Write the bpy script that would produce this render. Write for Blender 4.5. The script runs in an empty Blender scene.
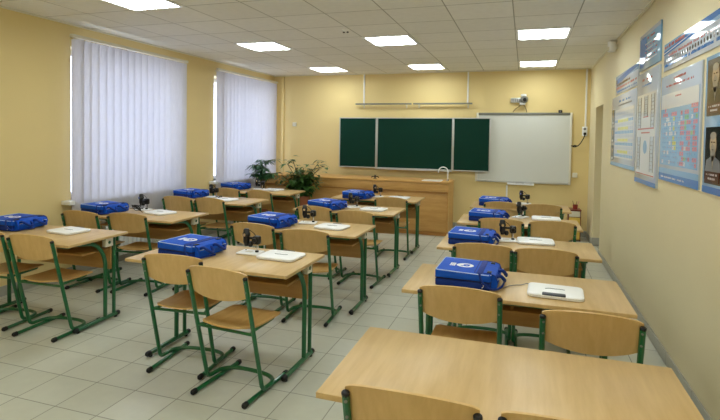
import bpy, bmesh, math, random
from mathutils import Vector, Matrix
random.seed(7)
C = bpy.context.scene.collection
PI = math.pi

# ------------------------------------------------------------------ room numbers (metres)
XR, XL, YB, YF, H = 1.034, -4.919, 9.367, -1.6, 2.871
GX, GY = 0.463, 4.732            # a corner of the 0.6 m ceiling grid

# ------------------------------------------------------------------ materials
def lin(c):
    return tuple((v/255/12.92 if v/255 <= .04045 else ((v/255+.055)/1.055)**2.4) for v in c) + (1,)
def mat(name, rgb, rough=.5, metal=0, spec=.5, bump=0, bscale=60, var=0, vscale=8, coat=0):
    m = bpy.data.materials.new(name); m.use_nodes = True
    nt = m.node_tree; b = nt.nodes['Principled BSDF']
    c = lin(rgb)
    b.inputs['Base Color'].default_value = c
    b.inputs['Roughness'].default_value = rough
    b.inputs['Metallic'].default_value = metal
    b.inputs['Specular IOR Level'].default_value = spec
    b.inputs['Coat Weight'].default_value = coat
    tc = nt.nodes.new('ShaderNodeTexCoord')
    if var:
        n = nt.nodes.new('ShaderNodeTexNoise'); n.inputs['Scale'].default_value = vscale; n.inputs['Detail'].default_value = 4
        nt.links.new(tc.outputs['Object'], n.inputs['Vector'])
        mx = nt.nodes.new('ShaderNodeMix'); mx.data_type = 'RGBA'
        mx.inputs[6].default_value = tuple(v*(1-var) for v in c[:3])+(1,)
        mx.inputs[7].default_value = tuple(min(1, v*(1+var)) for v in c[:3])+(1,)
        nt.links.new(n.outputs['Fac'], mx.inputs[0]); nt.links.new(mx.outputs[2], b.inputs['Base Color'])
    if bump:
        n = nt.nodes.new('ShaderNodeTexNoise'); n.inputs['Scale'].default_value = bscale; n.inputs['Detail'].default_value = 3
        nt.links.new(tc.outputs['Object'], n.inputs['Vector'])
        bp = nt.nodes.new('ShaderNodeBump'); bp.inputs['Strength'].default_value = bump; bp.inputs['Distance'].default_value = .01
        nt.links.new(n.outputs['Fac'], bp.inputs['Height']); nt.links.new(bp.outputs['Normal'], b.inputs['Normal'])
    return m
def wood(name, c1, c2, stretch, rough=.4, spec=.4):
    m = bpy.data.materials.new(name); m.use_nodes = True
    nt = m.node_tree; b = nt.nodes['Principled BSDF']
    b.inputs['Roughness'].default_value = rough; b.inputs['Specular IOR Level'].default_value = spec
    tc = nt.nodes.new('ShaderNodeTexCoord'); mp = nt.nodes.new('ShaderNodeMapping')
    mp.inputs['Scale'].default_value = stretch
    n = nt.nodes.new('ShaderNodeTexNoise'); n.inputs['Scale'].default_value = 1; n.inputs['Detail'].default_value = 6; n.inputs['Roughness'].default_value = .62
    oi = nt.nodes.new('ShaderNodeObjectInfo'); ad = nt.nodes.new('ShaderNodeVectorMath'); ad.operation = 'ADD'
    ml = nt.nodes.new('ShaderNodeMath'); ml.operation = 'MULTIPLY'; ml.inputs[1].default_value = 50
    nt.links.new(oi.outputs['Random'], ml.inputs[0])
    nt.links.new(tc.outputs['Object'], mp.inputs['Vector'])
    nt.links.new(mp.outputs['Vector'], ad.inputs[0]); nt.links.new(ml.outputs[0], ad.inputs[1])
    nt.links.new(ad.outputs[0], n.inputs['Vector'])
    r = nt.nodes.new('ShaderNodeValToRGB')
    r.color_ramp.elements[0].position = .35; r.color_ramp.elements[0].color = lin(c1)
    r.color_ramp.elements[1].position = .65; r.color_ramp.elements[1].color = lin(c2)
    nt.links.new(n.outputs['Fac'], r.inputs['Fac']); nt.links.new(r.outputs['Color'], b.inputs['Base Color'])
    return m
def grid_mat(name, c1, c2, cm, size, mortar, off, rough, spec, bump=0, rmort=.7):
    m = bpy.data.materials.new(name); m.use_nodes = True
    nt = m.node_tree; b = nt.nodes['Principled BSDF']
    b.inputs['Specular IOR Level'].default_value = spec
    tc = nt.nodes.new('ShaderNodeTexCoord'); mp = nt.nodes.new('ShaderNodeMapping')
    mp.inputs['Location'].default_value = (off[0], off[1], 0)
    br = nt.nodes.new('ShaderNodeTexBrick'); br.offset = 0; br.squash = 1
    br.inputs['Scale'].default_value = 1; br.inputs['Brick Width'].default_value = size; br.inputs['Row Height'].default_value = size
    br.inputs['Mortar Size'].default_value = mortar; br.inputs['Mortar Smooth'].default_value = .1; br.inputs['Bias'].default_value = 0
    br.inputs['Color1'].default_value = lin(c1); br.inputs['Color2'].default_value = lin(c2); br.inputs['Mortar'].default_value = lin(cm)
    nt.links.new(tc.outputs['Object'], mp.inputs['Vector']); nt.links.new(mp.outputs['Vector'], br.inputs['Vector'])
    n = nt.nodes.new('ShaderNodeTexNoise'); n.inputs['Scale'].default_value = 14; n.inputs['Detail'].default_value = 6
    nt.links.new(tc.outputs['Object'], n.inputs['Vector'])
    mr = nt.nodes.new('ShaderNodeMapRange'); mr.inputs['To Min'].default_value = .93; mr.inputs['To Max'].default_value = 1.05
    nt.links.new(n.outputs['Fac'], mr.inputs['Value'])
    mx = nt.nodes.new('ShaderNodeMix'); mx.data_type = 'RGBA'; mx.blend_type = 'MULTIPLY'; mx.inputs[0].default_value = 1
    nt.links.new(br.outputs['Color'], mx.inputs[6]); nt.links.new(mr.outputs[0], mx.inputs[7])
    nt.links.new(mx.outputs[2], b.inputs['Base Color'])
    rr = nt.nodes.new('ShaderNodeMapRange'); rr.inputs['To Min'].default_value = rough; rr.inputs['To Max'].default_value = rmort
    nt.links.new(br.outputs['Fac'], rr.inputs['Value']); nt.links.new(rr.outputs[0], b.inputs['Roughness'])
    bp = nt.nodes.new('ShaderNodeBump'); bp.inputs['Distance'].default_value = .003; bp.inputs['Strength'].default_value = .6; bp.invert = True
    nt.links.new(br.outputs['Fac'], bp.inputs['Height']); nt.links.new(bp.outputs['Normal'], b.inputs['Normal'])
    return m
def emis(name, rgb, s):
    m = bpy.data.materials.new(name); m.use_nodes = True
    nt = m.node_tree; nt.nodes.clear()
    e = nt.nodes.new('ShaderNodeEmission'); o = nt.nodes.new('ShaderNodeOutputMaterial')
    e.inputs['Color'].default_value = lin(rgb); e.inputs['Strength'].default_value = s
    nt.links.new(e.outputs[0], o.inputs[0]); return m
def blind_mat():
    m = bpy.data.materials.new('blind_fabric'); m.use_nodes = True
    nt = m.node_tree; nt.nodes.clear()
    d = nt.nodes.new('ShaderNodeBsdfDiffuse'); t = nt.nodes.new('ShaderNodeBsdfTranslucent'); mx = nt.nodes.new('ShaderNodeMixShader'); o = nt.nodes.new('ShaderNodeOutputMaterial')
    tc = nt.nodes.new('ShaderNodeTexCoord'); n = nt.nodes.new('ShaderNodeTexNoise'); mp = nt.nodes.new('ShaderNodeMapping')
    mp.inputs['Scale'].default_value = (220, 220, 12); n.inputs['Scale'].default_value = 1
    nt.links.new(tc.outputs['Object'], mp.inputs[0]); nt.links.new(mp.outputs[0], n.inputs['Vector'])
    r = nt.nodes.new('ShaderNodeValToRGB'); r.color_ramp.elements[0].color = lin((214, 212, 214)); r.color_ramp.elements[1].color = lin((238, 236, 240))
    nt.links.new(n.outputs['Fac'], r.inputs[0]); nt.links.new(r.outputs[0], d.inputs[0]); nt.links.new(r.outputs[0], t.inputs[0])
    mx.inputs[0].default_value = .58
    nt.links.new(d.outputs[0], mx.inputs[1]); nt.links.new(t.outputs[0], mx.inputs[2]); nt.links.new(mx.outputs[0], o.inputs[0])
    return m
def glass_mat():
    m = bpy.data.materials.new('window_glass'); m.use_nodes = True
    nt = m.node_tree; nt.nodes.clear()
    t = nt.nodes.new('ShaderNodeBsdfTransparent'); g = nt.nodes.new('ShaderNodeBsdfGlossy'); g.inputs['Roughness'].default_value = .02
    mx = nt.nodes.new('ShaderNodeMixShader'); o = nt.nodes.new('ShaderNodeOutputMaterial')
    mx.inputs[0].default_value = .07
    nt.links.new(t.outputs[0], mx.inputs[1]); nt.links.new(g.outputs[0], mx.inputs[2]); nt.links.new(mx.outputs[0], o.inputs[0])
    return m

M = dict(
    wall=mat('yellow_wall_paint', (232, 209, 149), .55, spec=.3, bump=.15, bscale=90, var=.03, vscale=1.5),
    wallr=mat('pale_yellow_wall_paint', (230, 217, 178), .5, spec=.35, bump=.15, bscale=90, var=.04, vscale=1.5),
    jamb=mat('recess_paint', (196, 178, 122), .6, spec=.3),
    ceil=grid_mat('ceiling_tiles', (246, 244, 238), (241, 239, 232), (180, 176, 166), .6, .006, (-GX, -GY), .85, .2),
    floor=grid_mat('floor_tiles', (200, 200, 186), (192, 192, 176), (146, 145, 131), .312, .0035, (3.262, -2.902), .3, .45),
    skirt=grid_mat('skirting_tile', (172, 170, 158), (166, 164, 152), (130, 128, 118), .6, .003, (0, 0), .35, .4),
    top=wood('beech_laminate', (196, 162, 108), (210, 178, 124), (22, 2.2, 22), .34, .5),
    ply=wood('chair_plywood', (208, 170, 108), (218, 182, 122), (30, 30, 2.6), .34, .5),
    seatply=wood('seat_plywood', (200, 158, 94), (214, 174, 110), (30, 2.8, 30), .3, .5),
    edge=wood('beech_edge', (178, 134, 76), (190, 148, 88), (3, 20, 20), .4),
    cab=wood('cabinet_wood', (198, 150, 84), (212, 166, 98), (3, 20, 20), .4),
    cabdark=wood('cabinet_edge_wood', (176, 122, 60), (190, 136, 74), (3, 20, 20), .4),
    green=mat('green_enamel', (4, 96, 52), .3, spec=.6, coat=.3),
    black=mat('black_rubber', (14, 14, 16), .45, spec=.4),
    blackp=mat('black_plastic', (12, 12, 14), .35, spec=.5),
    blue=mat('blue_nylon', (0, 80, 196), .6, spec=.3, bump=.5, bscale=25, var=.12, vscale=9),
    navy=mat('dark_blue_nylon', (2, 46, 132), .6, spec=.3, bump=.5, bscale=30, var=.15, vscale=9),
    piping=mat('pale_piping', (190, 212, 245), .5),
    white=mat('white_plastic', (246, 246, 246), .35, spec=.5),
    offw=mat('offwhite_plastic', (228, 222, 204), .45),
    grey=mat('grey_plastic', (120, 122, 126), .4),
    charcoal=mat('charcoal_handle', (44, 50, 62), .4),
    alu=mat('aluminium', (200, 202, 200), .3, metal=.6),
    dalu=mat('dull_metal', (132, 134, 128), .4, metal=.5),
    chrome=mat('chrome', (220, 222, 225), .12, metal=1),
    board=mat('chalkboard_green', (6, 52, 40), .55, spec=.15, var=.08, vscale=3),
    wboard=mat('whiteboard_enamel', (216, 218, 212), .28, spec=.5),
    leaf=mat('leaf_green', (66, 104, 46), .4, spec=.5, var=.35, vscale=6),
    leaf2=mat('dark_leaf_green', (58, 100, 60), .4, spec=.5, var=.35, vscale=6),
    stem=mat('brown_stem', (110, 88, 54), .7),
    pot=mat('terracotta', (150, 86, 54), .6), soil=mat('soil', (60, 44, 32), .9, bump=.8),
    rad=mat('radiator_enamel', (232, 232, 228), .35), pvc=mat('white_window_frame', (238, 238, 236), .3),
    blind=blind_mat(), glass=glass_mat(),
    lamp=emis('lamp_diffuser', (246, 255, 253), 11.0),
    paper=mat('poster_sheet', (202, 212, 228), .07, spec=.6), paperw=mat('poster_white', (226, 228, 232), .07, spec=.6),
    pblue=mat('poster_blue', (58, 122, 200), .07, spec=.6), psky=mat('poster_sky_blue', (140, 184, 226), .07, spec=.6),
    pdark=mat('poster_dark', (46, 42, 40), .07, spec=.6), pink=mat('poster_pink', (222, 150, 160), .16), pgreen=mat('poster_green', (150, 200, 150), .16),
    pyel=mat('poster_yellow', (226, 226, 120), .16), pbrick=mat('poster_brick_red', (190, 112, 108), .16), pbrown=mat('poster_brown', (98, 52, 34), .16),
    skin=mat('printed_skin_tone', (196, 172, 140), .16), pbeard=mat('printed_beard', (172, 160, 142), .16), pcoat=mat('printed_coat', (96, 86, 66), .16),
    red=mat('red_plastic', (150, 50, 44), .4), dred=mat('dark_red_wood', (118, 52, 36), .4), yel=mat('yellow_panel', (222, 186, 84), .4),
)

# ------------------------------------------------------------------ mesh builder
class MB:
    def __init__(s): s.v = []; s.f = []; s.mi = []; s.mats = []; s.smooth = []
    def m(s, material):
        if material not in s.mats: s.mats.append(material)
        return s.mats.index(material)
    def add(s, verts, faces, material, smooth=False):
        o = len(s.v); s.v += [tuple(v) for v in verts]; k = s.m(material)
        for f in faces: s.f.append([i+o for i in f]); s.mi.append(k); s.smooth.append(smooth)
        return s
    def box(s, lo, hi, material, bev=0, mtx=None, seg=2):
        bm = bmesh.new(); bmesh.ops.create_cube(bm, size=1)
        for v in bm.verts: v.co = Vector([(lo[i]+hi[i])/2+v.co[i]*(hi[i]-lo[i]) for i in range(3)])
        if bev: bmesh.ops.bevel(bm, geom=bm.edges[:], offset=bev, segments=seg, profile=.5, affect='EDGES')
        if mtx: bm.transform(mtx)
        bm.verts.index_update()
        s.add([v.co[:] for v in bm.verts], [[v.index for v in f.verts] for f in bm.faces], material, bool(bev)); bm.free(); return s
    def ring_surface(s, rings, material, cap=True, closed=False, smooth=True):
        n = len(rings[0]); V = [p for r in rings for p in r]; F = []
        R = len(rings)
        for i in range(R if closed else R-1):
            a = i*n; b = ((i+1) % R)*n
            for j in range(n):
                k = (j+1) % n; F.append([a+j, a+k, b+k, b+j])
        if cap and not closed: F.append(list(range(n))[::-1]); F.append([(R-1)*n+j for j in range(n)])
        return s.add(V, F, material, smooth)
    def tube(s, pts, r, material, n=8, closed=False, rad=0, sy=1):
        P = [Vector(p) for p in pts]
        if rad: P = fillet(P, rad, closed)
        L = len(P); rings = []; up = None
        for i in range(L):
            a = P[(i-1) % L] if (closed or i) else P[0]; b = P[(i+1) % L] if (closed or i < L-1) else P[-1]
            t = (b-a).normalized()
            if up is None:
                up = Vector((0, 0, 1)) if abs(t.z) < .9 else Vector((1, 0, 0))
            up = (up-t*up.dot(t)).normalized(); w = t.cross(up)
            rr = r[i] if isinstance(r, (list, tuple)) else r
            rings.append([P[i]+up*math.cos(2*PI*k/n)*rr*sy+w*math.sin(2*PI*k/n)*rr for k in range(n)])
        return s.ring_surface(rings, material, True, closed)
    def lathe(s, prof, material, c=(0, 0, 0), n=20, axis='z', smooth=True):
        rings = []
        for r, z in prof:
            ring = []
            for k in range(n):
                a = 2*PI*k/n; x, y = r*math.cos(a), r*math.sin(a)
                p = {'z': (x, y, z), 'x': (z, x, y), 'y': (y, z, x)}[axis]
                ring.append((p[0]+c[0], p[1]+c[1], p[2]+c[2]))
            rings.append(ring)
        return s.ring_surface(rings, material, True, False, smooth)
    def sheet(s, fn, nu, nv, t, material, nrm):
        """surface fn(u,v)->point for u,v in 0..1, thickened by t along nrm(u,v)"""
        A = []; B = []
        for j in range(nv+1):
            for i in range(nu+1):
                p = Vector(fn(i/nu, j/nv)); d = Vector(nrm(i/nu, j/nv)).normalized()
                A.append(p+d*t/2); B.append(p-d*t/2)
        V = A+B; o = len(A); F = []; w = nu+1
        for j in range(nv):
            for i in range(nu):
                a = j*w+i; F.append([a, a+1, a+w+1, a+w]); F.append([o+a, o+a+w, o+a+w+1, o+a+1])
        edge = [i for i in range(w)]+[j*w+nu for j in range(1, nv+1)]+[nv*w+i for i in range(nu-1, -1, -1)]+[j*w for j in range(nv-1, 0, -1)]
        for k in range(len(edge)):
            a, b = edge[k], edge[(k+1) % len(edge)]; F.append([a, o+a, o+b, b])
        return s.add(V, F, material, True)
    def prism(s, poly, axis, lo, hi, material, smooth=False):
        def P(u, v, w): return {'x': (w, u, v), 'y': (u, w, v), 'z': (u, v, w)}[axis]
        n = len(poly); V = [P(u, v, lo) for u, v in poly]+[P(u, v, hi) for u, v in poly]
        F = [list(range(n))[::-1], [n+i for i in range(n)]]+[[i, (i+1) % n, n+(i+1) % n, n+i] for i in range(n)]
        return s.add(V, F, material, smooth)
    def build(s, name, parent=None, loc=None, sub=0):
        me = bpy.data.meshes.new(name); me.from_pydata(s.v, [], s.f)
        for m_ in s.mats: me.materials.append(m_)
        me.polygons.foreach_set('material_index', s.mi); me.polygons.foreach_set('use_smooth', s.smooth)
        bm = bmesh.new(); bm.from_mesh(me); bmesh.ops.recalc_face_normals(bm, faces=bm.faces[:]); bm.to_mesh(me); bm.free()
        if any(s.smooth):
            try: me.set_sharp_from_angle(angle=math.radians(40))
            except Exception: pass
        o = bpy.data.objects.new(name, me); C.objects.link(o)
        if parent: o.parent = parent
        if loc: o.location = loc
        return o
def fillet(P, rad, closed):
    out = []; L = len(P)
    for i in range(L):
        if not closed and i in (0, L-1): out.append(P[i]); continue
        a = P[(i-1) % L]; b = P[(i+1) % L]; p = P[i]
        d1 = (a-p); d2 = (b-p); r = min(rad, d1.length*.48, d2.length*.48)
        p1 = p+d1.normalized()*r; p2 = p+d2.normalized()*r
        for k in range(8):
            t = k/7; out.append(p1*(1-t)**2+p*2*t*(1-t)+p2*t*t)
    return out
def tag(o, label=None, cat=None, group=None, kind=None):
    if label: o['label'] = label
    if cat: o['category'] = cat
    if group: o['group'] = group
    if kind: o['kind'] = kind
    return o
def thing(name, label, cat, loc=(0, 0, 0), rz=0, group=None):
    o = bpy.data.objects.new(name, None); C.objects.link(o); o.empty_display_size = .1
    o.location = loc; o.rotation_euler = (0, 0, rz)
    return tag(o, label, cat, group)
def struct(name, mb, parent=None):
    o = mb.build(name, parent)
    if not parent: o['kind'] = 'structure'
    return o
KIDS = {}
def dup(root, loc, rz, label):
    def rec(o, par):
        c = o.copy(); C.objects.link(c)
        if par: c.parent = par
        for ch in o.children: rec(ch, c)
        return c
    r = rec(root, None); r.location = loc; r.rotation_euler = (0, 0, rz); r['label'] = label
    return r
def place(proto, i, loc, rz, label):
    if i == 0:
        proto.location = loc; proto.rotation_euler = (0, 0, rz); proto['label'] = label; return proto
    return dup(proto, loc, rz, label)
R = math.radians

# ------------------------------------------------------------------ camera (vertical shift: the photo is a cropped, level-held view)
yaw, pitch, roll = -0.315, -0.031, 0.016
f = Vector((math.sin(yaw)*math.cos(pitch), math.cos(yaw)*math.cos(pitch), math.sin(pitch)))
r0 = Vector((math.cos(yaw), -math.sin(yaw), 0)); u0 = r0.cross(f)
rr = r0*math.cos(roll)+u0*math.sin(roll); uu = u0*math.cos(roll)-r0*math.sin(roll)
cd = bpy.data.cameras.new('camera'); cam = bpy.data.objects.new('camera', cd); C.objects.link(cam)
cam.matrix_world = Matrix(((rr.x, uu.x, -f.x, 0), (rr.y, uu.y, -f.y, 0), (rr.z, uu.z, -f.z, 1.640), (0, 0, 0, 1)))
cd.sensor_width = 36; cd.lens = 36*506.15/720; cd.shift_y = -(210-152.91)/720; cd.clip_start = .02
bpy.context.scene.camera = cam

# ------------------------------------------------------------------ room shell
struct('floor', MB().box((XL-.3, YF-.2, -.1), (XR+.6, YB+.2, 0), M['floor']))
struct('ceiling', MB().box((XL-.02, YF-.02, H), (XR+.02, YB+.02, H+.1), M['ceil']))
T = .42
W1 = (4.46, 6.20, .86, 2.62); W2 = (7.24, 9.04, .86, 2.62)
w = MB()
for y0, y1, z0, z1 in [(YF-.2, W1[0], 0, H), (W1[0], W1[1], 0, W1[2]), (W1[0], W1[1], W1[3], H), (W1[1], W2[0], 0, H), (W2[0], W2[1], 0, W2[2]), (W2[0], W2[1], W2[3], H), (W2[1], YB+.2, 0, H)]:
    w.box((XL-T, y0, z0), (XL, y1, z1), M['wall'])
struct('wall_left', w)
struct('wall_back', MB().box((XL-T, YB, 0), (XR+.6, YB+.2, H), M['wall']))
struct('wall_front', MB().box((XL-T, YF-.2, 0), (XR+.6, YF, H), M['wall']))
D0, D1, DH, DD = 7.86, 8.62, 2.16, .5
w = MB()
for y0, y1, z0, z1 in [(YF-.2, D0, 0, H), (D0, D1, DH, H), (D1, YB+.2, 0, H)]:
    w.box((XR, y0, z0), (XR+DD, y1, z1), M['wallr'])
struct('wall_right', w)
d = MB().box((XR+DD-.06, D0, 0), (XR+DD-.02, D1, DH), M['offw'])
for z0, z1 in ((.15, .95), (1.05, 2.0)): d.box((XR+DD-.07, D0+.12, z0), (XR+DD-.06, D1-.12, z1), M['offw'], .004)
dr = struct('door_1', d)
h = MB(); h.tube([(XR+DD-.06, D0+.07, 1.0), (XR+DD-.11, D0+.07, 1.0), (XR+DD-.11, D0+.18, 1.0)], .008, M['chrome'], rad=.01); h.build('door_handle', dr)
# skirtings
def skirt(name, lo, hi): struct(name, MB().box(lo, hi, M['skirt'], .002))
b = MB(); b.box((XR-.012, YF, 0), (XR, D0, .095), M['skirt'], .002); b.box((XR-.012, D1, 0), (XR, YB, .095), M['skirt'], .002)
b.box((XR-.012, D1-.012, 0), (XR+DD-.07, D1, .13), M['skirt'], .002)
struct('baseboard_right', b)
skirt('baseboard_back', (XL, YB-.012, 0), (XR-.014, YB, .1)); skirt('baseboard_left', (XL, YF, 0), (XL+.012, YB-.014, .1))
skirt('baseboard_front', (XL+.014, YF, 0), (XR-.014, YF+.012, .1))
# metal ceiling angle round the walls
t = MB(); z0 = H-.018
t.box((XL, YF, z0), (XL+.018, YB, H), M['offw']); t.box((XR-.018, YF, z0), (XR, YB, H), M['offw']); t.box((XL+.018, YB-.018, z0), (XR-.018, YB, H), M['offw'])
struct('trim_1', t)
# windows: frame, mullions, panes in the opening's outer half
for i, (y0, y1, z0, z1) in enumerate((W1, W2)):
    x = XL-.3; m = MB(); fw = .06
    m.box((x-.03, y0, z0), (x+.03, y0+fw, z1), M['pvc'], .004); m.box((x-.03, y1-fw, z0), (x+.03, y1, z1), M['pvc'], .004)
    m.box((x-.03, y0, z0), (x+.03, y1, z0+fw), M['pvc'], .004); m.box((x-.03, y0, z1-fw), (x+.03, y1, z1), M['pvc'], .004)
    for k in (1,):
        ym = y0+(y1-y0)*k/2; m.box((x-.03, ym-.04, z0), (x+.03, ym+.04, z1), M['pvc'], .004)
    wn = struct('window_%d' % (i+1), m)
    MB().box((x-.004, y0+fw, z0+fw), (x+.004, y1-fw, z1-fw), M['glass']).build('pane', wn)
    sl = MB().box((XL-.27, y0-.0, z0-.04), (XL+.0, y1, z0), M['pvc'], .003); sl.box((XL-.0, y0-.13, z0-.03), (XL+.13, min(y1+.12, YB-.02), z0+.015), M['pvc'], .006)
    sl.build('window_sill', wn)

# ------------------------------------------------------------------ vertical blinds
def blinds(label, y0, y1, ztop, zbot, first_gap):
    t_ = thing('vertical_blind', label, 'blinds', (XL+.15, (y0+y1)/2, zbot), 0, 'vertical blinds on the windows')
    yc = (y0+y1)/2
    MB().box((-.022, y0-.03-yc, ztop-zbot), (.022, y1+.03-yc, ztop-zbot+.035), M['offw'], .004).build('head_rail', t_)
    for yy in (y0+.15, yc, y1-.15): MB().box((-.15, yy-yc-.015, ztop-zbot+.005), (-.02, yy-yc+.015, ztop-zbot+.03), M['offw']).build('bracket', t_)
    pitch_ = .112; n = int((y1-y0)/pitch_)
    pitch_ = (y1-y0)/n
    for k in range(n):
        yy = y0+pitch_*(k+.5)-yc
        ang = R(13+random.uniform(-3, 3)) if k else R(55)
        hw = .0635; hh = ztop-zbot-.012
        ca, sa = math.cos(ang), math.sin(ang)
        def fn(u, v, yy=yy, ca=ca, sa=sa):
            s_ = (u-.5)*2; bow = .006*(1-s_*s_); a_ = s_*hw
            return (a_*sa+bow*ca, yy+a_*ca-bow*sa, v*hh)
        vm = MB().sheet(fn, 6, 1, .0008, M['blind'], lambda u, v, ca=ca, sa=sa: (ca, -sa, 0))
        vm.box((-.004, yy-.006, hh-.005), (.004, yy+.006, hh+.02), M['offw'])
        vm.build('vane', t_)
    ch = MB()
    ch.tube([(.012, y0-yc+.02, 0), (.012, y1-yc-.02, 0)], .0012, M['white'], 4); ch.build('bead_chain', t_)
blinds('wide white vertical vane blind over the nearer window', 4.36, 6.31, 2.69, .60, 0)
blinds('white vertical vane blind over the far window by the corner', 7.14, 9.15, 2.69, .60, 0)

# radiators under the windows
for lab, y0, y1 in (('white panel radiator under the nearer window', 4.85, 6.2), ('white panel radiator under the far window', 7.6, 9.0)):
    t_ = thing('radiator', lab, 'radiator', (XL+.075, (y0+y1)/2, .1), 0, 'radiators under the windows'); L = (y1-y0)/2
    m = MB(); n = int(2*L/.075)
    for k in range(n):
        yy = -L+(k+.5)*2*L/n; m.box((-.035, yy-.031, .0), (.035, yy+.031, .5), M['rad'], .012)
    m.build('panel', t_)
    m = MB(); m.tube([(0, L, .44), (0, L+.1, .44), (0, L+.1, -.098)], .011, M['rad'], rad=.03); m.build('pipe', t_); m = MB(); m.tube([(0, L, .05), (0, L+.06, .05), (0, L+.06, -.098)], .011, M['rad'], rad=.03); m.build('pipe', t_)
    for yy in (-L+.2, L-.24): MB().box((-.074, yy, .1), (-.03, yy+.04, .45), M['rad']).build('bracket', t_)

# ------------------------------------------------------------------ ceiling lights
lp = thing('ceiling_light', 'x', 'ceiling light', (0, 0, H), 0, 'recessed ceiling lights')
m = MB(); o_, i_ = .297, .268
m.box((-o_, -o_, -.012), (o_, -i_, .0), M['white']); m.box((-o_, i_, -.012), (o_, o_, .0), M['white']); m.box((-o_, -i_, -.012), (-i_, i_, .0), M['white']); m.box((i_, -i_, -.012), (o_, i_, .0), M['white'])
m.build('frame', lp)
m = MB()
for k in range(4):
    xx = -.201+k*.134
    prof = [(xx-.065, -.004), (xx-.045, -.012), (xx, -.016), (xx+.045, -.012), (xx+.065, -.004)]
    m.prism(prof+[(xx+.065, -.001), (xx-.065, -.001)], 'y', -i_, i_, M['lamp'])
m.build('diffuser', lp)
m = MB()
for k in range(1, 4): m.box((-.268+k*.134-.002, -i_, -.02), (-.268+k*.134+.002, i_, -.002), M['white'])
for k in range(1, 8): m.box((-i_, -.268+k*.067-.001, -.02), (i_, -.268+k*.067+.001, -.014), M['white'])
m.build('louvre', lp)
cols = [(-GX*0+GX-.3, 'poster wall'), (GX-.3-1.8, 'middle'), (GX-.3-3.6, 'window wall')]
rows = [(GY+2*.6+.3, 'second from the chalkboard wall'), (GY+6*.6+.3, 'nearest the chalkboard wall'), (GY-2*.6+.3, 'third from the chalkboard wall'), (GY-6*.6+.3, 'fourth from the chalkboard wall'), (GY-10*.6+.3, 'added unseen behind the camera')]  # last row is added out of view behind the camera to brighten the near end
k = 0
for cx, cn in cols:
    for cy, rn in rows:
        lab = 'bright square recessed light in the %s column, %s' % (cn, rn)
        place(lp, k, (cx, cy, H), 0, lab); k += 1
m = MB(); m.lathe([(.0, 0), (.045, 0), (.045, -.012), (.03, -.03), (0, -.034)], M['white'])
t_ = thing('smoke_detector', 'small round white smoke detector with dark eyes in ceiling', 'smoke detector', (-1.98, 5.48, H))
m.build('housing', t_)
for sx in (-1, 1): MB().lathe([(0, -.03), (.014, -.03), (.012, -.042), (0, -.044)], M['blackp'], (sx*.022, 0, 0), 10).build('lens', t_)

# ------------------------------------------------------------------ desks
def make_desk(name, w):
    t_ = thing(name, 'x', 'desk', group='two-seat school desks in three columns')
    dpt = .645; zt = .76; hw = w/2
    m = MB(); m.box((-hw, 0, zt-.022), (hw, dpt, zt), M['top'], .003); m.build('tabletop', t_)
    m = MB(); m.box((-hw+.09, .53, .44), (hw-.09, .546, .70), M['edge'], .002); m.build('modesty_panel', t_)
    m = MB(); m.box((-hw+.11, .24, .612), (hw-.11, .53, .628), M['edge'], .002)
    m.box((-.009, .26, .628), (.009, .53, zt-.024), M['edge']); m.build('book_shelf', t_)
    for yy in (.08, .5): MB().box((-hw+.09, yy, zt-.052), (hw-.09, yy+.025, zt-.023), M['green'], .003).build('cross_rail', t_)
    for s in (-1, 1):
        x = s*(hw-.08)
        m = MB()
        m.tube([(x, .15, .03), (x, .60, .03)], .0175, M['green'], 10)
        m.tube([(x, .46, .04), (x, .46, .56), (x, .36, .70), (x, .10, .738)], .017, M['green'], 10, rad=.16)
        m.tube([(x, .56, .04), (x, .56, .735)], .015, M['green'], 10)
        m.tube([(x, .08, .735), (x, .60, .735)], .012, M['green'], 8)
        l = m.build('leg', t_)
        for y0, dy in ((.15, -1), (.60, 1)):
            m = MB()
            m.tube([(x, y0+dy*-.012, .03), (x, y0+dy*.014, .03), (x, y0+dy*.024, .03)], [.0205, .0205, .014], M['black'], 10)
            m.lathe([(.013, .0), (.014, .014), (.01, .02)], M['black'], (x, y0-dy*.02, 0), 8)
            m.build('foot_cap', l)
    m = MB(); m.box((hw-.088, .43, .655), (hw-.045, .515, .73), M['offw'], .004); jb = m.build('junction_box', t_)
    m = MB(); m.lathe([(0, 0), (.014, 0), (.014, .003), (0, .003)], M['green'], (hw-.045, .47, .693), 10, 'x'); m.build('switch', jb)
    return t_
dk_r = make_desk('school_desk', 1.23)
R_front = [1.59, 2.86, 4.09, 5.38, 6.69]
ordn_r = ['bare two-seat desk nearest the camera, in the poster-wall column', 'desk with blue bag and black-handled white case, second in poster-wall column',
          'desk with blue bag and round black microscope heads, third in poster-wall column', 'desk with blue bag and small microscope, fourth in poster-wall column', 'last desk in poster-wall column, in front of the whiteboard']
for i, (y, lab) in enumerate(zip(R_front, ordn_r)): place(dk_r, i, (-.05, y, 0), 0, lab)
dk_m = make_desk('school_desk', 1.26)
M_front = [2.86, 4.22, 5.57, 6.84]
for i, (y, lab) in enumerate(zip(M_front, ['nearest desk of the middle column, with large blue bag and microscope', 'second desk of the middle column, behind the nearest one', 'third desk of the middle column, blue bag overhanging its left side', 'farthest desk of the middle column, in front of the demonstration bench'])):
    place(dk_m, i, (-2.035, y, 0), 0, lab)
L_front = [3.0, 4.22, 5.62, 6.86]
for i, (y, lab) in enumerate(zip(L_front, ['nearest desk of the window column, cut by the left photo edge', 'second desk of the window column, with tangled black cable', 'third desk of the window column, between the two windows', 'farthest desk of the window column, before the potted plants'])):
    dup(dk_m, (-3.985, y, 0), R(1.5), lab)

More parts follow.
